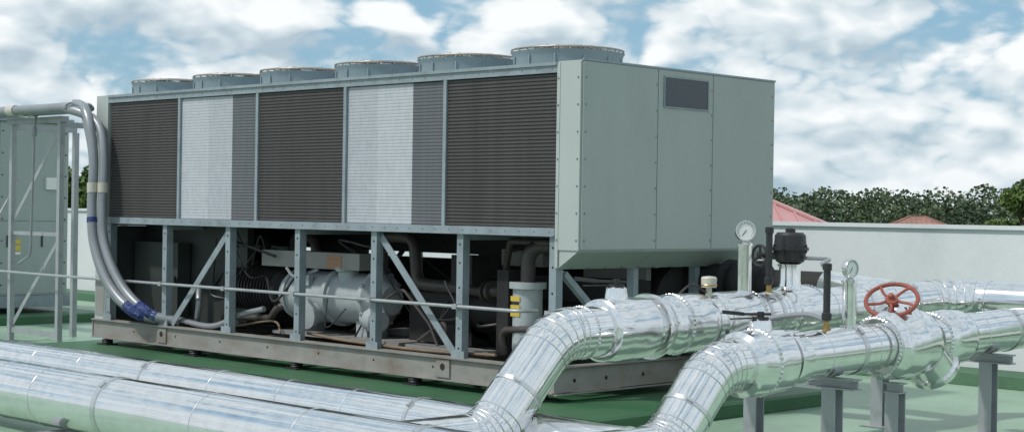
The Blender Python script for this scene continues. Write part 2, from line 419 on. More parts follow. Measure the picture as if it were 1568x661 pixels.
sh = MB(); gd = MB(); bl = MB()
def fan(x, y):
    r = .44
    sh.lathe((x, y, 2.69), (0, 0, 1), [(0, r + .02), (.02, r), (.11, r), (.14, r + .012), (.165, r + .022), (.165, r + .01), (.14, r), (.11, r - .012), (0.03, r - .012), (0, r - .012)], 48, caps=False)
    for i in range(12):
        q = i * math.pi / 6
        sh.beam((x + math.cos(q) * (r + .004), y + math.sin(q) * (r + .004), 2.70), (x + math.cos(q) * (r + .004), y + math.sin(q) * (r + .004), 2.82), .012, .02)
    for k, R in enumerate([r + .015, r - .05, r - .11, r - .17, r - .23, r - .29, r - .35]):
        gd.torus((x, y, 2.875 + (.02 * min(k, 2) / 2)), (0, 0, 1), R, .004 if k else .008, 40, 6)
    for i in range(24):
        q = i * math.pi / 12
        gd.sweep([(x + math.cos(q) * R, y + math.sin(q) * R, z) for R, z in ((.44+.026, 2.852), (r + .012, 2.880), (r - .11, 2.898), (.06, 2.898))], .0035, 5)
    bl.lathe((x, y, 2.70), (0, 0, 1), [(0, .08), (.09, .08), (.11, .05)], 20)
    for i in range(5):
        q0 = i * 2 * math.pi / 5; v = []; f = []
        for j in range(5):
            R = .08 + j * (.33 / 4); w = .10 + .09 * j / 4
            for e, s in ((-1, -.035), (1, .035)):
                q = q0 + e * w / R * .45 + j * .06
                v.append((x + math.cos(q) * R, y + math.sin(q) * R, 2.77 + s * (1 - j * .1)))
        for j in range(4): f.append((2 * j, 2 * j + 1, 2 * j + 3, 2 * j + 2))
        bl.add(v, f)
for x in (-.50, -1.63, -2.76, -3.89, -5.01, -6.14): fan(x, .62)
for x in (-1.63, -2.76, -3.89, -5.01, -6.14): fan(x, 1.82)
sh.make("fan_shrouds", M_FAN, CH, True); gd.make("fan_guards", M_GUARD, CH, True); bl.make("fan_blades", M_BLKP, CH, True)

# machinery below
m = MB()
m.lathe((-6.0, 1.72, .78), (1, 0, 0), [(0, .30), (.01, .36), (.1, .36), (.1, .33), (5.7, .33), (5.7, .37), (5.85, .37), (5.86, .3)], 28)
m.lathe((-2.3, .95, .62), (1, 0, 0), [(0, .2), (.02, .24), (1.9, .24), (1.95, .2)], 24)
m.lathe((-5.2, .95, .62), (1, 0, 0), [(0, .2), (.02, .24), (1.5, .24), (1.55, .2)], 24)
m.lathe((-4.9, .55, .78), (1, 0, 0), [(0, .16), (.05, .22), (.9, .22), (.95, .17)], 24)
for xx in [-4.8 + .05 * i for i in range(15)]: m.lathe((xx, .55, .78), (1, 0, 0), [(0, .245), (.012, .245)], 24)
m.box(-1.2, -.15, .85, 1.3, .5, 1.02)
m.box(-6.2, -.1, 1.1, 1.16, 1.18, 1.38); m.box(-2.3, -1.5, .55, .95, .42, .85)
# second compressor, black, right bays
m.lathe((-2.05, .72, .74), (1, 0, 0), [(0, .1), (.04, .2), (.12, .23), (.5, .23), (.5, .27), (.55, .27), (.55, .22), (.95, .2), (1.0, .12)], 28)
m.lathe((-1.55, .62, .92), (0, 0, 1), [(0, .1), (.12, .1), (.12, .14), (.16, .14)], 20)
m.box(-6.3, -.1, 2.2, 2.26, .39, .75); m.box(-4.5, -4.1, 1.2, 1.6, .4, 1.36); m.box(-2.15, -1.9, 1.25, 1.55, .4, 1.36)  # black back sheet and blocks, added to darken the open bay
m.box(-.85, -.72, .2, .4, .42, 1.1); m.box(-1.5, -1.25, .3, .5, .95, 1.2)
m.make("evaporator_barrels_dark_fill", M_BLACK, CH, True)
m = MB(); m.box(-6.36, -4.55, .42, .5, .40, 1.384); m.box(-6.3, -5.5, .25, .4, .45, 1.2); m.make("control_box", M_DARKG, CH)
m = MB()
m.lathe((-3.95, .52, .76), (1, 0, 0), [(0, .10), (.03, .19), (.08, .21), (.12, .24), (.16, .24), (.16, .22), (.75, .235), (.75, .27), (.80, .27), (.80, .24), (1.25, .22), (1.25, .25), (1.30, .25), (1.36, .18), (1.46, .13)], 32)
m.lathe((-3.0, .44, .92), (0, -.3, 1), [(0, .10), (.10, .09), (.12, .11), (.16, .11)], 18)
m.lathe((-3.35, .5, .62), (0, -1, -.1), [(0, .1), (.24, .1), (.25, .13), (.29, .13), (.3, .05)], 18)
m.box(-3.75, -3.6, .4, .64, .42, .56); m.box(-2.85, -2.7, .4, .64, .42, .56)
m.lathe((-2.72, .42, .6), (1, -.15, -.1), [(0, .09), (.1, .12), (.2, .12), (.24, .08)], 18)
for i in range(12):
    q = i * math.pi / 6
    for xx in (-3.17, -2.67):
        bolt(m, (xx, .52 + .25 * math.cos(q), .76 + .25 * math.sin(q)), (1, 0, 0), .014, .03)
m.box(-3.6, -3.4, .28, .33, .86, .96)
m.make("screw_compressor", M_COMP, CH, True)
m = MB(); m.lathe((-.56, .26, .40), (0, 0, 1), [(0, .12), (.56, .12), (.56, .15), (.585, .15), (.61, .15), (.61, .05), (.70, .05)], 28)
m.make("oil_separator", M_COMP, CH, True)
m = MB(); m.box(-4.15, -2.70, .30, .55, 1.02, 1.17); m.box(-.9, -.2, 1.3, 1.36, 1.0, 1.14); m.box(-1.6, -1.1, 1.0, 1.1, 1.1, 1.24)
m.box(-3.9, -2.1, .25, .8, .393, .42); m.box(-1.9, -.9, .15, .35, .395, .43)
m.make("wiring_boxes", M_GBOX, CH)
m = MB()
for z in (1.035, 1.075, 1.115): m.box(-3.16, -2.95, .294, .299, z, z + .028)
m.make("warning_label", M_ORANGE, CH)
m = MB(); m.box(-.63, -.53, .136, .139, .74, .78); m.box(-.63, -.53, .136, .139, .86, .90); m.box(-.63,-.53,.136,.139,.80,.83)
m.make("caution_label", M_YEL, CH)
m = MB(); m.box(-.62, -.54, .136, .139, .785, .797); m.box(-.62, -.54, .136, .139, .835, .855)
m.make("label_print", M_BLKP, CH)
m = MB()
m.sweep(fillet([(-2.68, .55, .85), (-2.68, .55, 1.33), (-2.25, .55, 1.33), (-2.2, .55, .92), (-1.05, .45, .90), (-1.05, .8, .9)], .12), .055, 16)
m.lathe((-1.25, .47, .903), (1, -.09, 0), [(0, .09), (.03, .09), (.03, .06), (.07, .06), (.07, .09), (.10, .09)], 20)
m.lathe((-2.68, .55, 1.0), (0, 0, 1), [(0, .08), (.03, .08)], 20)
m.sweep(fillet([(-.56, .26, 1.0), (-.56, .26, 1.30), (-.2, .5, 1.31), (-.2, 1.0, 1.3)], .12), .06, 16)
m.sweep(fillet([(-3.7, .6, .9), (-3.7, .6, 1.28), (-4.3, .8, 1.28), (-4.4, .9, .8)], .12), .05, 16)
m.sweep(fillet([(-4.7, .35, .5), (-4.0, .3, .52), (-3.9, .3, .62), (-3.75, .4, .7)], .08), .035, 12)
m.sweep(fillet([(-1.9, .3, .45), (-1.5, .25, .65), (-1.5, .25, .45)], .05), .018, 8)
m.sweep(fillet([(-2.3, .2, .43), (-2.3, .2, .75), (-2.0, .2, .9), (-1.7, .25, .6), (-1.6, .25, .43)], .08), .014, 8)
m.sweep(fillet([(-1.05, .5, 1.1), (-.9, .4, 1.33), (-.2, .2, 1.33)], .1), .03, 10)
m.sweep(fillet([(-.75, .2, .43), (-.75, .15, .62), (-.3, .15, .66), (-.3, .4, .66)], .08), .028, 12)
m.sweep(fillet([(-5.9, .9, 1.3), (-4.9, .9, 1.3), (-4.8, .9, .9)], .12), .045, 12)
m.make("refrigerant_pipes", M_BROWNP, CH, True)
m = MB()
m.sweep(bez([(-5.3, .1, .45), (-4.6, .05, .42), (-4.2, .1, .55), (-3.9, .15, .62)]), .028, 10)
m.sweep(bez([(-5.0, .15, .42), (-4.9, .1, .62), (-5.05, .2, .8)]), .03, 10)
m.sweep(bez([(-3.5, .1, 1.02), (-3.3, .05, .95), (-3.1, .15, 1.02)]), .014, 8)
m.make("flexible_conduits", M_CONDUIT, CH, True)
m = MB()
m.sweep(bez([(-3.2, .12, .44), (-2.6, .05, .42), (-1.6, .08, .40), (-.75, .10, .42)]), .014, 8)
m.sweep(bez([(-4.4, .12, .42), (-3.9, .25, .50), (-3.6, .12, .42)]), .010, 8)
m.make("oil_hoses", M_RUBBER, CH, True)
m = MB()
random.seed(3)
for i in range(36):
    x = random.uniform(-6, -.4); y = random.uniform(.12, .9); z = random.uniform(.45, 1.3)
    m.sweep(bez([(x, y, z), (x + random.uniform(-.3, .3), y - .05, z + random.uniform(-.3, .2)), (x + random.uniform(-.6, .6), y + .1, max(.43, z + random.uniform(-.5, .1)))], 6), random.uniform(.006, .014), 6)
m.make("cables", M_BLKP, CH, True)
m = MB()
m.sweep(fillet([(-9.3, .55, 1.9), (-9.3, .2, 1.3), (-8.9, .0, .80), (-7.6, -.06, .80), (-.35, -.06, .80), (-.30, .1, .80)], .25, 8), .015, 10)
for x in posts: m.box(x - .025, x + .025, -.08, -.021, .78, .82)
m.make("side_conduit", M_STEEL, CH, True)

# ------------------------------------------------------------------ second chiller (left, behind)
C2 = empty("rooftop_chiller", (-13, 1.2, .2))
m = MB(); m.box(-17, -11.25, 0, 2.3, .36, 2.66); m.make("cabinet_body", M_PANEL2, C2)
m = MB()
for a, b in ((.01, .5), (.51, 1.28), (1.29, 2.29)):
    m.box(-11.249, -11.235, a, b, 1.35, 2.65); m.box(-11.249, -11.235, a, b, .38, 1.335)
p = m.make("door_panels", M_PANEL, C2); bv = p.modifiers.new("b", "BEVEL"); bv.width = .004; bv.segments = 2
m = MB(); m.box(-17, -11.2, -.05, 2.35, 2.661, 2.72); m.box(-17, -11.2, -.03, 2.33, .2, .355); m.make("rails", M_FRAME, C2)
m = MB()
for y in (1.40, 1.9):
    m.box(-11.234, -11.22, y, y + .02, 1.0, 1.15)
for y in (.46, 1.24, 1.33, 2.25):
    for i in range(8): bolt(m, (-11.235, y, .5 + i * .29), (1, 0, 0), .008)
m.make("handles", M_BLKP, C2)
m = MB(); m.box(-11.234, -11.228, 1.5, 1.60, .95, 1.02); m.box(-11.234, -11.228, 1.5, 1.60, 1.04, 1.1); m.make("warning_label", M_YEL, C2)
m = MB(); m.box(-11.234, -11.228, 1.5, 1.60, .90, .935); m.box(-11.234,-11.2,1.95,2.12,1.77,1.93); m.make("white_label", M_WHITE, C2)
sh = MB(); gd = MB(); bl = MB()
for x in (-11.8, -12.95, -14.1): fan(x, .7)
sh.make("fan_shrouds", M_FAN, C2, True); gd.make("fan_guards", M_GUARD, C2, True); bl.make("fan_blades", M_BLKP, C2, True)

# ------------------------------------------------------------------ conduit support frame
F = empty("conduit_support_frame", (-8.1, .1, 0))
m = MB()
for x in (-8.65, -7.58):
    for y in (.1,):
        m.box(x - .03, x + .03, y - .03, y - .023, .01, 2.48); m.box(x - .03, x - .023, y - .0225, y + .03, .01, 2.48); m.box(x + .023, x + .03, y - .0225, y + .03, .01, 2.48)
        m.box(x - .08, x + .08, y - .08, y + .08, .004, .0095)
m.box(-8.72, -7.50, .055, .145, 2.481, 2.54); m.box(-8.618, -7.612, .09, .13, .10, .16); m.box(-8.618, -7.612, .09, .13, 1.22, 1.26)
m.beam((-8.62, .11, 1.40), (-7.60, .11, 2.42), .008, .05); m.beam((-8.62, .11, .2), (-7.60, .11, 1.2), .008, .05)
m.box(-8.68, -8.62, .131, .9, 2.42, 2.478); m.box(-7.61, -7.55, .131, .9, 2.42, 2.478)
for x in (-8.65, -7.58): m.box(x - .03, x + .03, .87, .93, .01, 2.418)
m.make("steel_angles", M_STEEL, F)

CB = empty("electrical_conduits", (-7, -.1, 1.5))
m = MB(); cp = MB(); tp = MB()
offs = [(-.085, 0, 0), (0, -.05, .04), (.085, .02, -.02)]
random.seed(5)
for i, (dx, dy, dz) in enumerate(offs):
    y0 = .02 - .12 * i
    path = [(-15, y0, 2.60), (-7.6, y0, 2.60), (-6.95 + dx*.6, y0, 2.60 + dz), (-6.55 + dx, -.14 + dy, 2.45 + dz*1.5), (-6.36 + dx, -.17 + dy, 2.05), (-6.33 + dx, -.2 + dy, 1.55), (-6.23 + dx, -.22 + dy, 1.15), (-5.95 + dx * 1.3, -.2 + dy, .75), (-5.58 + dx * 1.4, -.12 + dy, .50), (-5.3 + dx, .1, .42)]
    bp = bez(path, 8)
    m.sweep(bp, .050, 14)
    cp.cyl((-8.15, y0, 2.60), (-8.0, y0, 2.60), .060); cp.cyl((-6.345 + dx, -.187 + dy, 1.80), (-6.338 + dx, -.19 + dy, 1.70), .056)
    if i < 2: tp.sweep(bp[42:44], .053, 14)
    seg = bp[61:67]
    tp.sweep(seg, [.051 + random.uniform(0, .012) for _ in seg], 9)
m.make("conduit_pipes", M_CONDUIT, CB, True); cp.make("couplings", M_CREAM, CB, True); tp.make("blue_tape", M_BLUE, CB, False)
m = MB(); m.sweep(fillet([(-7.95, .0, 2.58), (-7.95, -.02, 2.35), (-8.0, -.02, 1.0), (-8.3, 0, .9)], .1), .015, 8)
m.lathe((-7.95, -.02, 2.42), (0, 0, -1), [(0, .03), (.08, .035), (.1, .02)], 12)
m.make("drop_conduit", M_CONDUIT, CB, True)

# ------------------------------------------------------------------ big clad pipes
def pipe_run(name, path, R, straps=(), collars=(), gears=(), beads=(), mat=M_CLAD, fr=.28, gores=5):
    e = empty(name, path[0])
    pts = fillet(path, fr, gores)
    m = MB(); m.sweep(pts, R, 64)
    m.make("cladding_tube", mat, e, True, 50)
    b = MB()
    for i in range(1, len(pts) - 1):
        t = ((pts[i + 1] - pts[i]).normalized() + (pts[i] - pts[i - 1]).normalized()).normalized()
        b.torus(pts[i], t, R + .001, .0035, 48, 6)
    for p, d in beads: b.torus(p, d, R + .0005, .003, 48, 6)
    b.make("seam_beads", M_CLAD2, e, True)
    s = MB()
    for p, d, w in straps:
        p = Vector(p); d = Vector(d).normalized()
        s.lathe(p, d, [(0, R - .01), (0, R + .006), (w, R + .006), (w, R - .01)], 48, False)
        t = Vector((0, -.6, .8)) if abs(d.x) > .5 else Vector((.6, -.3, .8)); t = (t - d * t.dot(d)).normalized()
        s.beam(p + d * w * .2 + t * (R + .014), p + d * w * .8 + t * (R + .014), .05, .014, t)
    if straps: s.make("strap_bands", M_CLAD2, e, True)
    c = MB()
    for p, d, prof in collars:
        pr = []
        for a, bb in zip(prof[:-1], prof[1:]):
            k = max(1, int((bb[0] - a[0]) / .03))
            for j in range(k): pr.append((a[0] + (bb[0] - a[0]) * j / k, a[1] + (bb[1] - a[1]) * j / k))
        pr.append(prof[-1])
        c.lathe(p, d, pr, 56, True, .006)
    if collars: c.make("fitting_jackets", M_CLADJ, e, True, 40)
    g = MB()
    for p, d, r0, r1, w in gears: g.gear(p, d, r0, r1, w)
    if gears: g.make("crimped_rings", M_CLAD2, e, False)
    return e

def jacket(L, r, R, ch=.02):
    return [(0, R - .01), (0, R + .012), (ch, r), (L * .5, r + .004), (L - ch, r), (L, R + .012), (L, R - .01)]

xd = (1, 0, 0)
pipe_run("insulated_pipe", [(-30, -3.35, .26), (3.2, -3.35, .26)], .2,
         straps=[((x, -3.35, .26), xd, .045) for x in (-10, -7, -4.0, -.75, 2.2)],
         beads=[((x, -3.35, .26), xd) for x in (-9, -8, -6, -5, -3, -2.1, -1.55, .35, 1.3)])
pipe_run("insulated_pipe", [(-30, -2.2, .235), (2.6, -2.2, .235)], .165,
         straps=[((x, -2.2, .235), xd, .025) for x in (-10, -8, -5.6, -2.1, .9)],
         beads=[((x, -2.2, .235), xd) for x in (-9, -7, -4.6, -3.7, -3.0, -1.2, -.4, .3, 1.6)])
# Pipe 1
P1x = 1.85; R1 = .155
def z1(y): return .845 + .019 * (y + 2)
d1 = (0, 1, .019)
def q1(y): return (P1x, y, z1(y))
pipe_run("insulated_pipe", [(P1x, -3.3, .28), (P1x, -2.57, .275), (P1x, -2.0, z1(-2)), (P1x, 2.62, z1(2.62)), (8.0, 2.62, .90)], R1, fr=.36, gores=5,
         straps=[(q1(-.02), d1, .03), (q1(.12), d1, .035), (q1(1.0), d1, .03), (q1(1.9), d1, .03), ((P1x, -2.33, .515), (0, 1, 1), .025)],
         collars=[(q1(-1.62), d1, jacket(.42, .192, R1)), (q1(-1.16), d1, [(0, .15), (0, .205), (.02, .212), (.05, .205), (.05, .15)]),
                  (q1(-1.04), d1, jacket(.45, .188, R1, .05)), (q1(-.5), d1, jacket(.42, .183, R1, .03)), (q1(.26), d1, jacket(.40, .188, R1, .03)),
                  (q1(1.25), d1, jacket(.35, .18, R1))],
         gears=[(q1(-.92), d1, .193, .199, .03), (q1(-.12), d1, .185, .191, .025), (q1(-1.78), d1, .159, .164, .02), (q1(.60), d1, .190, .196, .025)],
         beads=[(q1(y), d1) for y in (-1.9, -1.25, .2, .8, 1.4, 2.2)])
# Pipe 2
P2x = 2.6; R2 = .153
def z2(y): return .675 + .022 * (y + 1.45)
d2 = (0, 1, .022)
def q2(y): return (P2x, y, z2(y))
pipe_run("insulated_pipe", [(P2x, -2.6, .235 + .0), (P2x, -1.89, .235), (P2x, -1.45, z2(-1.45)), (P2x, 4.6, z2(4.6)), (9, 4.6, z2(4.6))], R2, fr=.34, gores=5,
         straps=[(q2(-.04), d2, .045), (q2(2.05), d2, .045), ((P2x, -1.70, .425), (0, 1, 1), .025)],
         collars=[(q2(-1.22), d2, jacket(.42, .198, R2, .03)), (q2(-.78), d2, [(0, .15), (0, .18), (.03, .183), (.14, .173), (.16, .15)]),
                  (q2(.36), d2, [(0, .15), (0, .19), (.05, .225), (.25, .24), (.45, .225), (.5, .19), (.5, .15)]),
                  (q2(1.05), d2, jacket(.35, .19, R2, .04))],
         gears=[(q2(-1.05), d2, .203, .210, .03), (q2(.30), d2, .192, .200, .03), (q2(.98), d2, .188, .196, .03), (q2(-.64), d2, .157, .163, .02)],
         beads=[(q2(y), d2) for y in (-.4, .15, 1.6, 2.5, 3.2)])
e = empty("pipe_strainer", (2.6, 1.0, .6))
m = MB(); m.lathe((2.6, .88, .72), (.0, .62, -.62), [(0, .15), (.16, .16), (.24, .16), (.25, .18), (.29, .18), (.32, .15), (.35, .08)], 40, True, .006)
m.make("strainer_jacket", M_CLADJ, e, True, 40)
pipe_run("insulated_pipe", [(2.2, 3.6, .86), (10, 3.6, .86)], .12, straps=[((3.5, 3.6, .86), xd, .03)])

def pipe_stand(x, y, ztop, half=.19, t=.055):
    e = empty("pipe_support_stand", (x, y, 0)); m = MB(); w = .05
    m.box(x - w, x + w, y - w, y - w + .008, .012, ztop - .07); m.box(x - w, x + w, y + w - .008, y + w, .012, ztop - .07)
    m.box(x - .004, x + .004, y - w + .0085, y + w - .0085, .012, ztop - .07)
    m.box(x - .11, x + .11, y - .11, y + .11, .004, .0115)
    m.box(x - half, x + half, y - .05, y + .05, ztop - .0695, ztop - .06); m.box(x - half, x + half, y - .005, y + .005, ztop - .0595, ztop - .01); m.box(x - half, x + half, y - .05, y + .05, ztop - .0095, ztop)
    m.make("steel_column", M_STEEL, e)
pipe_stand(P2x, -.19, z2(-.19) - R2 - .006); pipe_stand(P2x, .57, .46, .06); pipe_stand(P2x, 1.85, z2(1.85) - R2 - .003)
pipe_stand(P1x, .0, z1(0) - R1 - .006); pipe_stand(P1x, 1.6, z1(1.6) - R1 - .006)
for x in (-9, -5.2, -1.4, 1.2):
    e = empty("pipe_support_block", (x, -2.8, 0)); m = MB(); m.box(x - .05, x + .05, -3.6, -1.95, .004, .05); m.make("sleeper", M_STEEL, e)

# ------------------------------------------------------------------ gauges
def gauge(x, y, zb, zt, gr, rs, face=(0.75, -.66, .05)):
    e = empty("pressure_gauge", (x, y, zb)); f = Vector(face).normalized()
    m = MB(); m.cyl((x, y, zb), (x, y, zt), rs, 28); m.lathe((x, y, zt), (0, 0, 1), [(0, rs + .008), (.012, rs + .008), (.03, .02), (.05, .015)], 28)
    m.lathe((x, y, zb), (0, 0, 1), [(0, rs + .012), (.015, rs + .012), (.018, rs)], 28)
    m.make("stem_jacket", M_CLAD, e, True)
    c = Vector((x, y, zt + .03 + gr)) - f * .02
    m = MB(); m.lathe(c, f, [(-.0, gr * .9), (.005, gr), (.04, gr), (.045, gr * .97), (.045, gr * .88), (.036, gr * .88)], 36); m.make("case", M_CLAD2, e, True)
    m = MB(); m.lathe(c + f * .0365, f, [(0, gr * .87), (.0015, gr * .87)], 32); m.make("dial_face", M_WHITE, e)
    m = MB(); u = Vector((0, 0, 1)); s = f.cross(u).normalized()
    m.beam(c + f * .040 - (s * .2 - u * .3) * gr * .3, c + f * .040 + (s * .5 - u * .7) * gr * .7, .004, .002, f)
    for i in range(14):
        a = rad(-220 + i * 20)
        dd = s * math.cos(a) - u * math.sin(a)
        m.beam(c + f * .0395 + dd * gr * .68, c + f * .0395 + dd * gr * .8, .003, .002, f)
    m.make("needle", M_BLKP, e)
gauge(P1x, -.13, z1(-.13) + R1 - .01, 1.365, .070, .048)
gauge(P2x, -.01, z2(0) + R2 - .01, 1.145, .062, .045, (.93, -.15, .05))

e = empty("valve_actuator", (P1x, .40, 1.0)); x, y = P1x, .40; zp = z1(.4)
m = MB(); m.lathe((x, y, zp + .17), (0, 0, 1), [(0, .085), (.05, .075), (1.22 - zp - .17, .075), (1.22 - zp - .17, .085), (1.235 - zp - .17, .085)], 28); m.make("neck_jacket", M_CLAD, e, True)
m = MB()
m.lathe((x, y, 1.236), (0, 0, 1), [(0, .07), (.02, .10), (.09, .115), (.095, .13), (.115, .13), (.12, .115), (.20, .108), (.22, .09), (.222, .035), (.245, .035), (.255, .015)], 36)
for i in range(8):
    q = i * math.pi / 4 + .2; m.cyl((x + .118 * math.cos(q), y + .118 * math.sin(q), 1.315), (x + .118 * math.cos(q), y + .118 * math.sin(q), 1.37), .009, 8)
side = Vector((-.72, -.70, 0))
c = Vector((x, y, 1.29)) + side * .21
m.cyl(Vector((x, y, 1.29)), c + side * .02, .025, 12)
m.torus(c, side + Vector((.55, -.3, 0)), .072, .011, 28, 8)
for i in range(3):
    u = Vector((0, 0, 1)); s = (side + Vector((.55, -.3, 0))).normalized().cross(u).normalized(); q = i * math.pi * 2 / 3
    m.cyl(c, c + (u * math.cos(q) + s * math.sin(q)) * .07, .008, 6)
m.make("actuator_housing", M_BLKP, e, True)
m = MB(); g = MB()
def vtube(x, y, z0, zt):
    m.cyl((x, y, z0 + .06), (x, y, zt), .023, 14); m.lathe((x, y, z0 + .05), (0, 0, 1), [(0, .014), (.01, .032), (.05, .032), (.06, .02)], 14)
    m.lathe((x, y, zt - .02), (0, 0, 1), [(0, .03), (.04, .03), (.045, .02)], 14)
    g.lathe((x, y, z0 - .02), (0, 0, 1), [(0, .03), (.03, .03), (.03, .018), (.08, .018)], 12)
vtube(P1x, .15, z1(.15) + R1, 1.47)
vtube(P2x, -.27, z2(-.27) + R2, 1.25)
m.sweep(bez([(P1x, -.55, 1.06), (P1x - .05, -.65, 1.11), (P1x - .1, -.8, 1.00), (P1x - .12, -.95, 1.04)]), .009, 8)
m.make("sensor_tubes", M_BLKP, e, True); g.make("brass_glands", M_BRASS, e, True)
m = MB(); m.sweep(bez([(P2x, -.27, .91), (2.45, -.3, .94), (2.2, -.4, .89), (2.0, -.55, .77), (1.9, -.6, .74)]), .018, 10)
m.sweep(bez([(P1x + .1, .42, 1.28), (P1x + .35, .35, 1.28), (P2x - .25, .05, 1.26), (P2x - .02, -.24, 1.23)]), .014, 10); m.make("flex_hoses", M_CONDUIT, e, True)
e = empty("temperature_sensor", (P1x, -.5, 1.1)); y = -.52; zp = z1(y)
m = MB(); m.lathe((P1x, y, zp + .15), (0, 0, 1), [(0, .02), (.07, .02), (.07, .05), (.13, .052), (.14, .045), (.145, .0)], 20, False); m.make("sensor_cap", M_CREAM, e, True)
m = MB(); m.torus((P1x, y, zp + .235), (0, 0, 1), .05, .006, 24, 6); m.make("brass_ring", M_BRASS, e, True)

def butterfly(x, y, z, length, d, zt):
    e = empty("butterfly_valve", (x, y, z))
    m = MB(); m.lathe((x, y, z), (0, 0, 1), [(0, .075), (.06, .072), (zt - z - .01, .065), (zt - z, .05)], 28); m.make("neck_jacket", M_CLAD, e, True)
    d = Vector(d).normalized(); m = MB(); c = Vector((x, y, zt))
    m.cyl(c, c + Vector((0, 0, .045)), .022, 12)
    a = c + Vector((0, 0, .03)); m.beam(a - d * .06, a + d * length * .5, .035, .014); m.beam(a + d * length * .45, a + d * length + Vector((0, 0, .012)), .028, .022)
    m.beam(a - d * .02 + Vector((0, 0, -.022)), a + d * length * .8 + Vector((0, 0, -.03)), .014, .008)
    m.lathe(c - Vector((0, 0, .0)), (0, 0, 1), [(0, .05), (.012, .05)], 16)
    m.make("lever_handle", M_BLKP, e, True)
butterfly(P1x, -1.45, z1(-1.45) + .15, .26, (-.75, -.55, 0), 1.12)
butterfly(P2x, -.98, z2(-.98) + .15, .24, (-.6, -.8, 0), .945)
e = empty("chiller_water_connection", (.6, 1.2, .8)); m = MB()
for y, z in ((1.55, .62), (1.9, 1.0)):
    m.lathe((-.14, y, z), (1, 0, 0), [(0, .16), (.35, .16), (.35, .2), (.40, .2), (.40, .14), (.46, .19), (.52, .2), (.58, .19), (.64, .14), (.64, .2), (.69, .2), (.69, .13), (1.3, .13)], 32)
m.make("rubber_bellows", M_BLACK, e, True)
m = MB(); m.cyl((1.16, 1.55, .62), (1.85, 1.55, .80), .14, 32); m.cyl((1.16, 1.9, 1.0), (1.75, 1.9, .95), .14, 32); m.make("branch_jackets", M_CLAD, e, True)

e = empty("handwheel_gate_valve", (P2x, .58, 1.0))
n = Vector((.20, -.56, .80)).normalized(); c = Vector((P2x - .02, .54, 1.015))
base = Vector((P2x, .66, .90))
m = MB(); m.lathe((P2x, .62, z2(.6) + .14), (0, -.12, 1), [(0, .16), (.05, .155), (.09, .12), (.12, .09)], 32)
m.make("bonnet_jacket", M_CLADJ, e, True)
m = MB(); m.cyl(base, c, .022, 12); m.lathe(c - n * .05, n, [(0, .03), (.05, .03), (.06, .03), (.07, .02), (.10, .018), (.105, .01)], 16); m.make("spindle", M_RED, e, True)
m = MB()
m.torus(c, n, .172, .0145, 56, 10)
t = n.cross(Vector((0, 0, 1))).normalized(); b2 = n.cross(t)
for i in range(5):
    q = i * 2 * math.pi / 5 + .3; dd = t * math.cos(q) + b2 * math.sin(q); tt = -t * math.sin(q) + b2 * math.cos(q)
    pts = [c + n * .0 + dd * .03, c - n * .004 + dd * .08 + tt * .012, c + dd * .13 + tt * .01, c + dd * .17]
    m.sweep(bez(pts, 5), .010, 8)
m.lathe(c - n * .012, n, [(0, .045), (.024, .045)], 24)
m.make("handwheel", M_RED, e, True)

# ------------------------------------------------------------------ houses
def house(name, cx, cy, lx, ly, zw, zr, mat, rot, over=.6, hip=.75):
    e = empty(name, (cx, cy, -6)); T = Matrix.Translation((cx, cy, 0)) @ Matrix.Rotation(rot, 4, 'Z')
    def tx(m): m.v = [T @ p for p in m.v]
    m = MB(); m.box(-lx, lx, -ly, ly, -5.996, zw)
    tx(m); m.make("walls", M_HWALL, e)
    m = MB(); a = lx + over; b = ly + over; zl = zw - .15; h = b * hip
    P = [Vector(q) for q in ((-a, -b, zl), (a, -b, zl), (a, b, zl), (-a, b, zl), (-a + h, 0, zr), (a - h, 0, zr))]
    m.add(P, [(0, 1, 5, 4), (1, 2, 5), (2, 3, 4, 5), (3, 0, 4), (0, 3, 2, 1)])
    k = int(2 * a / .5)
    for i in range(k + 1):
        x = -a + i * 2 * a / k
        f = 1 if abs(x) <= a - h else max(0, (a - abs(x)) / h)
        if f < .05: continue
        for s in (-1, 1): m.beam((x, s * b, zl + .03), (x, s * b * (1 - f), zl + (zr - zl) * f + .03), .05, .05)
    m.beam(P[4] + Vector((0, 0, .04)), P[5] + Vector((0, 0, .04)), .25, .08)
    for i, j in ((0, 4), (3, 4), (1, 5), (2, 5)): m.beam(P[i] + Vector((0, 0, .04)), P[j] + Vector((0, 0, .04)), .2, .07)
    tx(m); m.make("roof", mat, e)
    m = MB()
    for i in range(4):
        x = -lx * .7 + i * lx * .46
        for s in (-1, 1): m.box(x - .5, x + .5, s * ly - .03, s * ly + .03, zw - 2.2, zw - 1.0)
    tx(m); m.make("windows", M_WIN, e)
Cx, Cy = 8.31, -8.93
def at(px, dep):
    t = (px - 784) / 2446; return (Cx + dep * (-.702 + t * .712), Cy + dep * (.712 + t * .702))
hx, hy = at(1140, 52)
house("red_roof_house", hx - 5*.712, hy - 5*.702, 8.5, 5, .55, 2.15, M_PINK, rad(44.6), .4, .62)
hx, hy = at(1405, 165); house("terracotta_roof_house", hx, hy, 2.2, 2.2, 1.0, 1.75, M_TERRA, rad(35))

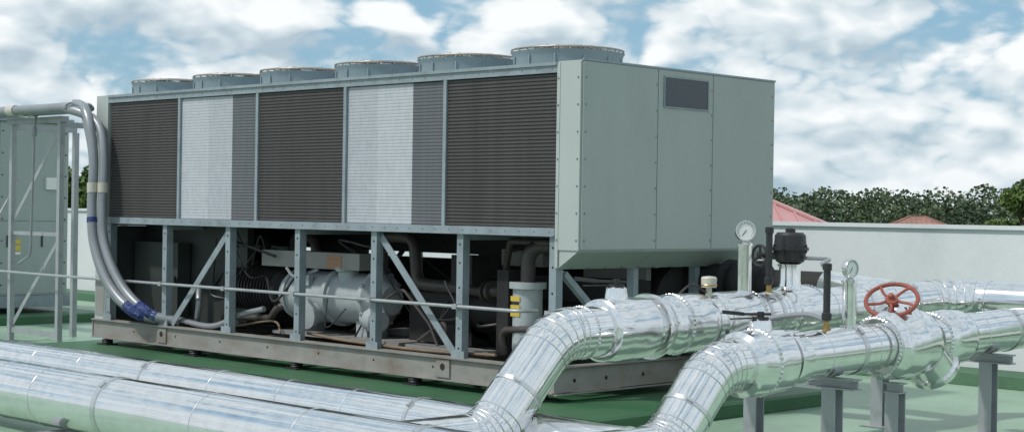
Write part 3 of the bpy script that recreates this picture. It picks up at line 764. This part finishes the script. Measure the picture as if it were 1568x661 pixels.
# ------------------------------------------------------------------ trees
def leaf_blob(m, c, r, n, s):
    for _ in range(n):
        while True:
            p = Vector((random.uniform(-1, 1), random.uniform(-1, 1), random.uniform(-1, 1)))
            if p.length < 1: break
        p = p.normalized() * (p.length ** .45)
        p = Vector((p.x * r[0], p.y * r[1], p.z * r[2])) + c
        a = Vector((random.gauss(0, 1), random.gauss(0, 1), random.gauss(0, .6))).normalized()
        b = a.cross(Vector((random.gauss(0, 1), random.gauss(0, 1), random.gauss(0, 1)))).normalized()
        k = s * random.uniform(.6, 1.4)
        m.add([p - a * k, p + b * k * .7, p + a * k, p - b * k * .7], [(0, 1, 2, 3)])
random.seed(11)
def treeline(name, d0, n, spread, hmin, hmax, s, nl):
    m = MB(); tr = MB(); e = empty(name, (0, 0, -6))
    for i in range(n):
        ang = rad(-spread + 2 * spread * i / n + random.uniform(-.3, .3)); d = d0 * random.uniform(.93, 1.1)
        x = Cx + d * (-.702 * math.cos(ang) + .712 * math.sin(ang)); y = Cy + d * (.712 * math.cos(ang) + .702 * math.sin(ang))
        h = random.uniform(hmin, hmax) * (1 + .12 * mnoise.noise(Vector((i * .23, d0, 0))))
        tr.lathe((x, y, -6), (0, 0, 1), [(0, .3), (h * .6, .15)], 6)
        for k in range(7):
            rr = random.uniform(1.1, 2.0)
            zc = h * (.45 + .5 * k / 6) - rr * .6
            sp = 2.8 * (1 - .55 * k / 6)
            c = Vector((x + random.uniform(-sp, sp), y + random.uniform(-sp, sp), -6 + zc))
            leaf_blob(m, c, (rr * 1.3, rr * 1.3, rr * .8), nl, s)
    m.make("foliage", M_LEAF_FAR, e); tr.make("trunks", M_BARK, e)
treeline("distant_tree_line", 185, 125, 24, 9.6, 11.4, .22, 100)
treeline("distant_tree_line", 260, 130, 24, 11.0, 12.8, .32, 60)
def tree(cx, cy, h, R, nclump, s, nl, name="leafy_tree"):
    e = empty(name, (cx, cy, -6)); t = MB(); m = MB(); b = Vector((cx, cy, -6))
    top = b + Vector((random.uniform(-.3, .3), 0, h * .75))
    t.sweep(bez([b, b + Vector((.1, .05, h * .3)), top], 5), [.3 - .2 * i / 10 for i in range(11)], 10)
    for i in range(nclump):
        q = random.uniform(0, 6.28); rr = R * math.sqrt(random.random()); zz = random.uniform(.35, .97)
        rr *= (1 - abs(zz - .6) * 1.1)
        c = b + Vector((math.cos(q) * rr, math.sin(q) * rr, h * zz))
        st = b + Vector((0, 0, h * zz * .6))
        t.sweep([st, (st + c) / 2 + Vector((0, 0, .2)), c], [.09, .06, .02], 6)
        k = R * random.uniform(.18, .32); leaf_blob(m, c, (k, k, k * .75), nl, s)
    t.make("trunk_and_limbs", M_BARK, e, True); m.make("crown", M_LEAF, e)
random.seed(21)
x, y = at(1592, 62); tree(x, y, 9.4, 2.3, 44, .09, 260)
x, y = at(1660, 70); tree(x, y, 9.5, 3.2, 34, .12, 160)
x, y = at(112, 105); tree(x, y, 10.6, 3.2, 34, .16, 160)
x, y = at(50, 110); tree(x, y, 10, 3.2, 26, .16, 160)
x, y = at(165, 112); tree(x, y, 9.6, 3.2, 26, .16, 160)

# ------------------------------------------------------------------ world + sun
SUN_EL = 54; sd = Vector((-.35, -.8, 0)).normalized()
sunvec = Vector((sd.x * math.cos(rad(SUN_EL)), sd.y * math.cos(rad(SUN_EL)), math.sin(rad(SUN_EL))))
w = bpy.data.worlds.new("World"); scene.world = w; w.use_nodes = True
nt = w.node_tree; N = nt.nodes; L = nt.links
bg = N["Background"]; bg.inputs["Strength"].default_value = 0.1
sky = N.new("ShaderNodeTexSky"); sky.sky_type = 'NISHITA'; sky.sun_disc = False
sky.sun_elevation = rad(SUN_EL); sky.sun_rotation = math.atan2(sd.x, sd.y)
tc = N.new("ShaderNodeTexCoord")
def math_(op, a, b=0, clamp=False):
    n = N.new("ShaderNodeMath"); n.operation = op; n.use_clamp = clamp
    for i, v in enumerate((a, b)):
        if isinstance(v, (int, float)): n.inputs[i].default_value = v
        else: L.new(v, n.inputs[i])
    return n.outputs[0]
def cloud_density(off, det):
    mp = N.new("ShaderNodeMapping"); mp.inputs["Scale"].default_value = (1, 1, 1.9); mp.inputs["Location"].default_value = (off[0] + .37, off[1] + .11, off[2])
    L.new(tc.outputs["Generated"], mp.inputs[0])
    n = N.new("ShaderNodeTexNoise"); n.inputs["Scale"].default_value = 10; n.inputs["Detail"].default_value = det
    n.inputs["Roughness"].default_value = .5; n.inputs["Distortion"].default_value = .15
    L.new(mp.outputs[0], n.inputs["Vector"])
    out = n.outputs["Fac"]
    for sc, wt in ((20, .26), (44, .11)):
        v = N.new("ShaderNodeTexNoise"); v.inputs["Scale"].default_value = sc; v.inputs["Detail"].default_value = 1
        v.inputs["Distortion"].default_value = .2
        L.new(mp.outputs[0], v.inputs["Vector"])
        bil = math_('ABSOLUTE', math_('SUBTRACT', v.outputs["Fac"], .5))
        out = math_('ADD', out, math_('MULTIPLY', bil, wt * 2))
    return out
a = cloud_density((0, 0, 0), 6); b = cloud_density((-.006, -.008, .032), 3)
cov = N.new("ShaderNodeMapRange"); cov.inputs["From Min"].default_value = .44; cov.inputs["From Max"].default_value = .56; cov.interpolation_type = 'SMOOTHSTEP'
L.new(a, cov.inputs["Value"])
lit = math_('ADD', math_('MULTIPLY', math_('SUBTRACT', a, b), 3.0), .52, True)
ramp = N.new("ShaderNodeValToRGB"); cr = ramp.color_ramp
cr.elements[0].position = 0.05; cr.elements[0].color = (4.7, 5.8, 6.6, 1)
cr.elements[1].position = 0.92; cr.elements[1].color = (9.7, 10.0, 10.1, 1)
el = cr.elements.new(.5); el.color = (7.0, 7.9, 8.4, 1)
L.new(lit, ramp.inputs[0])
tint = N.new("ShaderNodeMixRGB"); tint.blend_type = 'MIX'; tint.inputs[0].default_value = .6; tint.inputs[2].default_value = (2.6, 5.2, 7.2, 1)
L.new(sky.outputs[0], tint.inputs[1])
mx = N.new("ShaderNodeMixRGB"); L.new(cov.outputs[0], mx.inputs[0]); L.new(tint.outputs[0], mx.inputs[1]); L.new(ramp.outputs[0], mx.inputs[2])
sep = N.new("ShaderNodeSeparateXYZ"); L.new(tc.outputs["Generated"], sep.inputs[0])
hz = N.new("ShaderNodeMapRange"); hz.inputs["From Min"].default_value = -.01; hz.inputs["From Max"].default_value = .05
hz.inputs["To Min"].default_value = .5; hz.inputs["To Max"].default_value = 0; L.new(sep.outputs[2], hz.inputs["Value"])
hm = N.new("ShaderNodeMixRGB"); hm.inputs[2].default_value = (6.9, 7.9, 8.5, 1)
L.new(hz.outputs[0], hm.inputs[0]); L.new(mx.outputs[0], hm.inputs[1])
L.new(hm.outputs[0], bg.inputs["Color"])
w.cycles.sampling_method = 'MANUAL'; w.cycles.sample_map_resolution = 512

sl = bpy.data.lights.new("sun", 'SUN'); sl.energy = 2.5; sl.angle = rad(3); sl.color = (1, .96, .9)
so = bpy.data.objects.new("sun", sl); COL.objects.link(so)
so.rotation_mode = 'QUATERNION'; so.rotation_quaternion = (-sunvec).to_track_quat('-Z', 'Y'); so.location = (0, 0, 20)

# ------------------------------------------------------------------ camera
cam = bpy.data.cameras.new("camera"); co = bpy.data.objects.new("camera", cam); COL.objects.link(co)
cam.sensor_width = 36; cam.lens = 36 * 2446 / 1568; cam.clip_end = 6000; cam.clip_start = .05
Rv = Vector((.712, .702, 0)).normalized(); Fv = Vector((-.702, .712, 0)).normalized(); U = Vector((0, 0, 1))
pitch = -6.5 / 2446; roll = .0157
Fp = (Fv * math.cos(pitch) + U * math.sin(pitch)).normalized(); Up = Rv.cross(Fp).normalized()
r2 = Rv * math.cos(roll) + Up * math.sin(roll); u2 = Up * math.cos(roll) - Rv * math.sin(roll)
M = Matrix((r2, u2, -Fp)).transposed().to_4x4(); M.translation = Vector((Cx, Cy, 1.57))
co.matrix_world = M
scene.camera = co
scene.view_settings.view_transform = 'Standard'; scene.view_settings.look = 'None'; scene.view_settings.exposure = 0
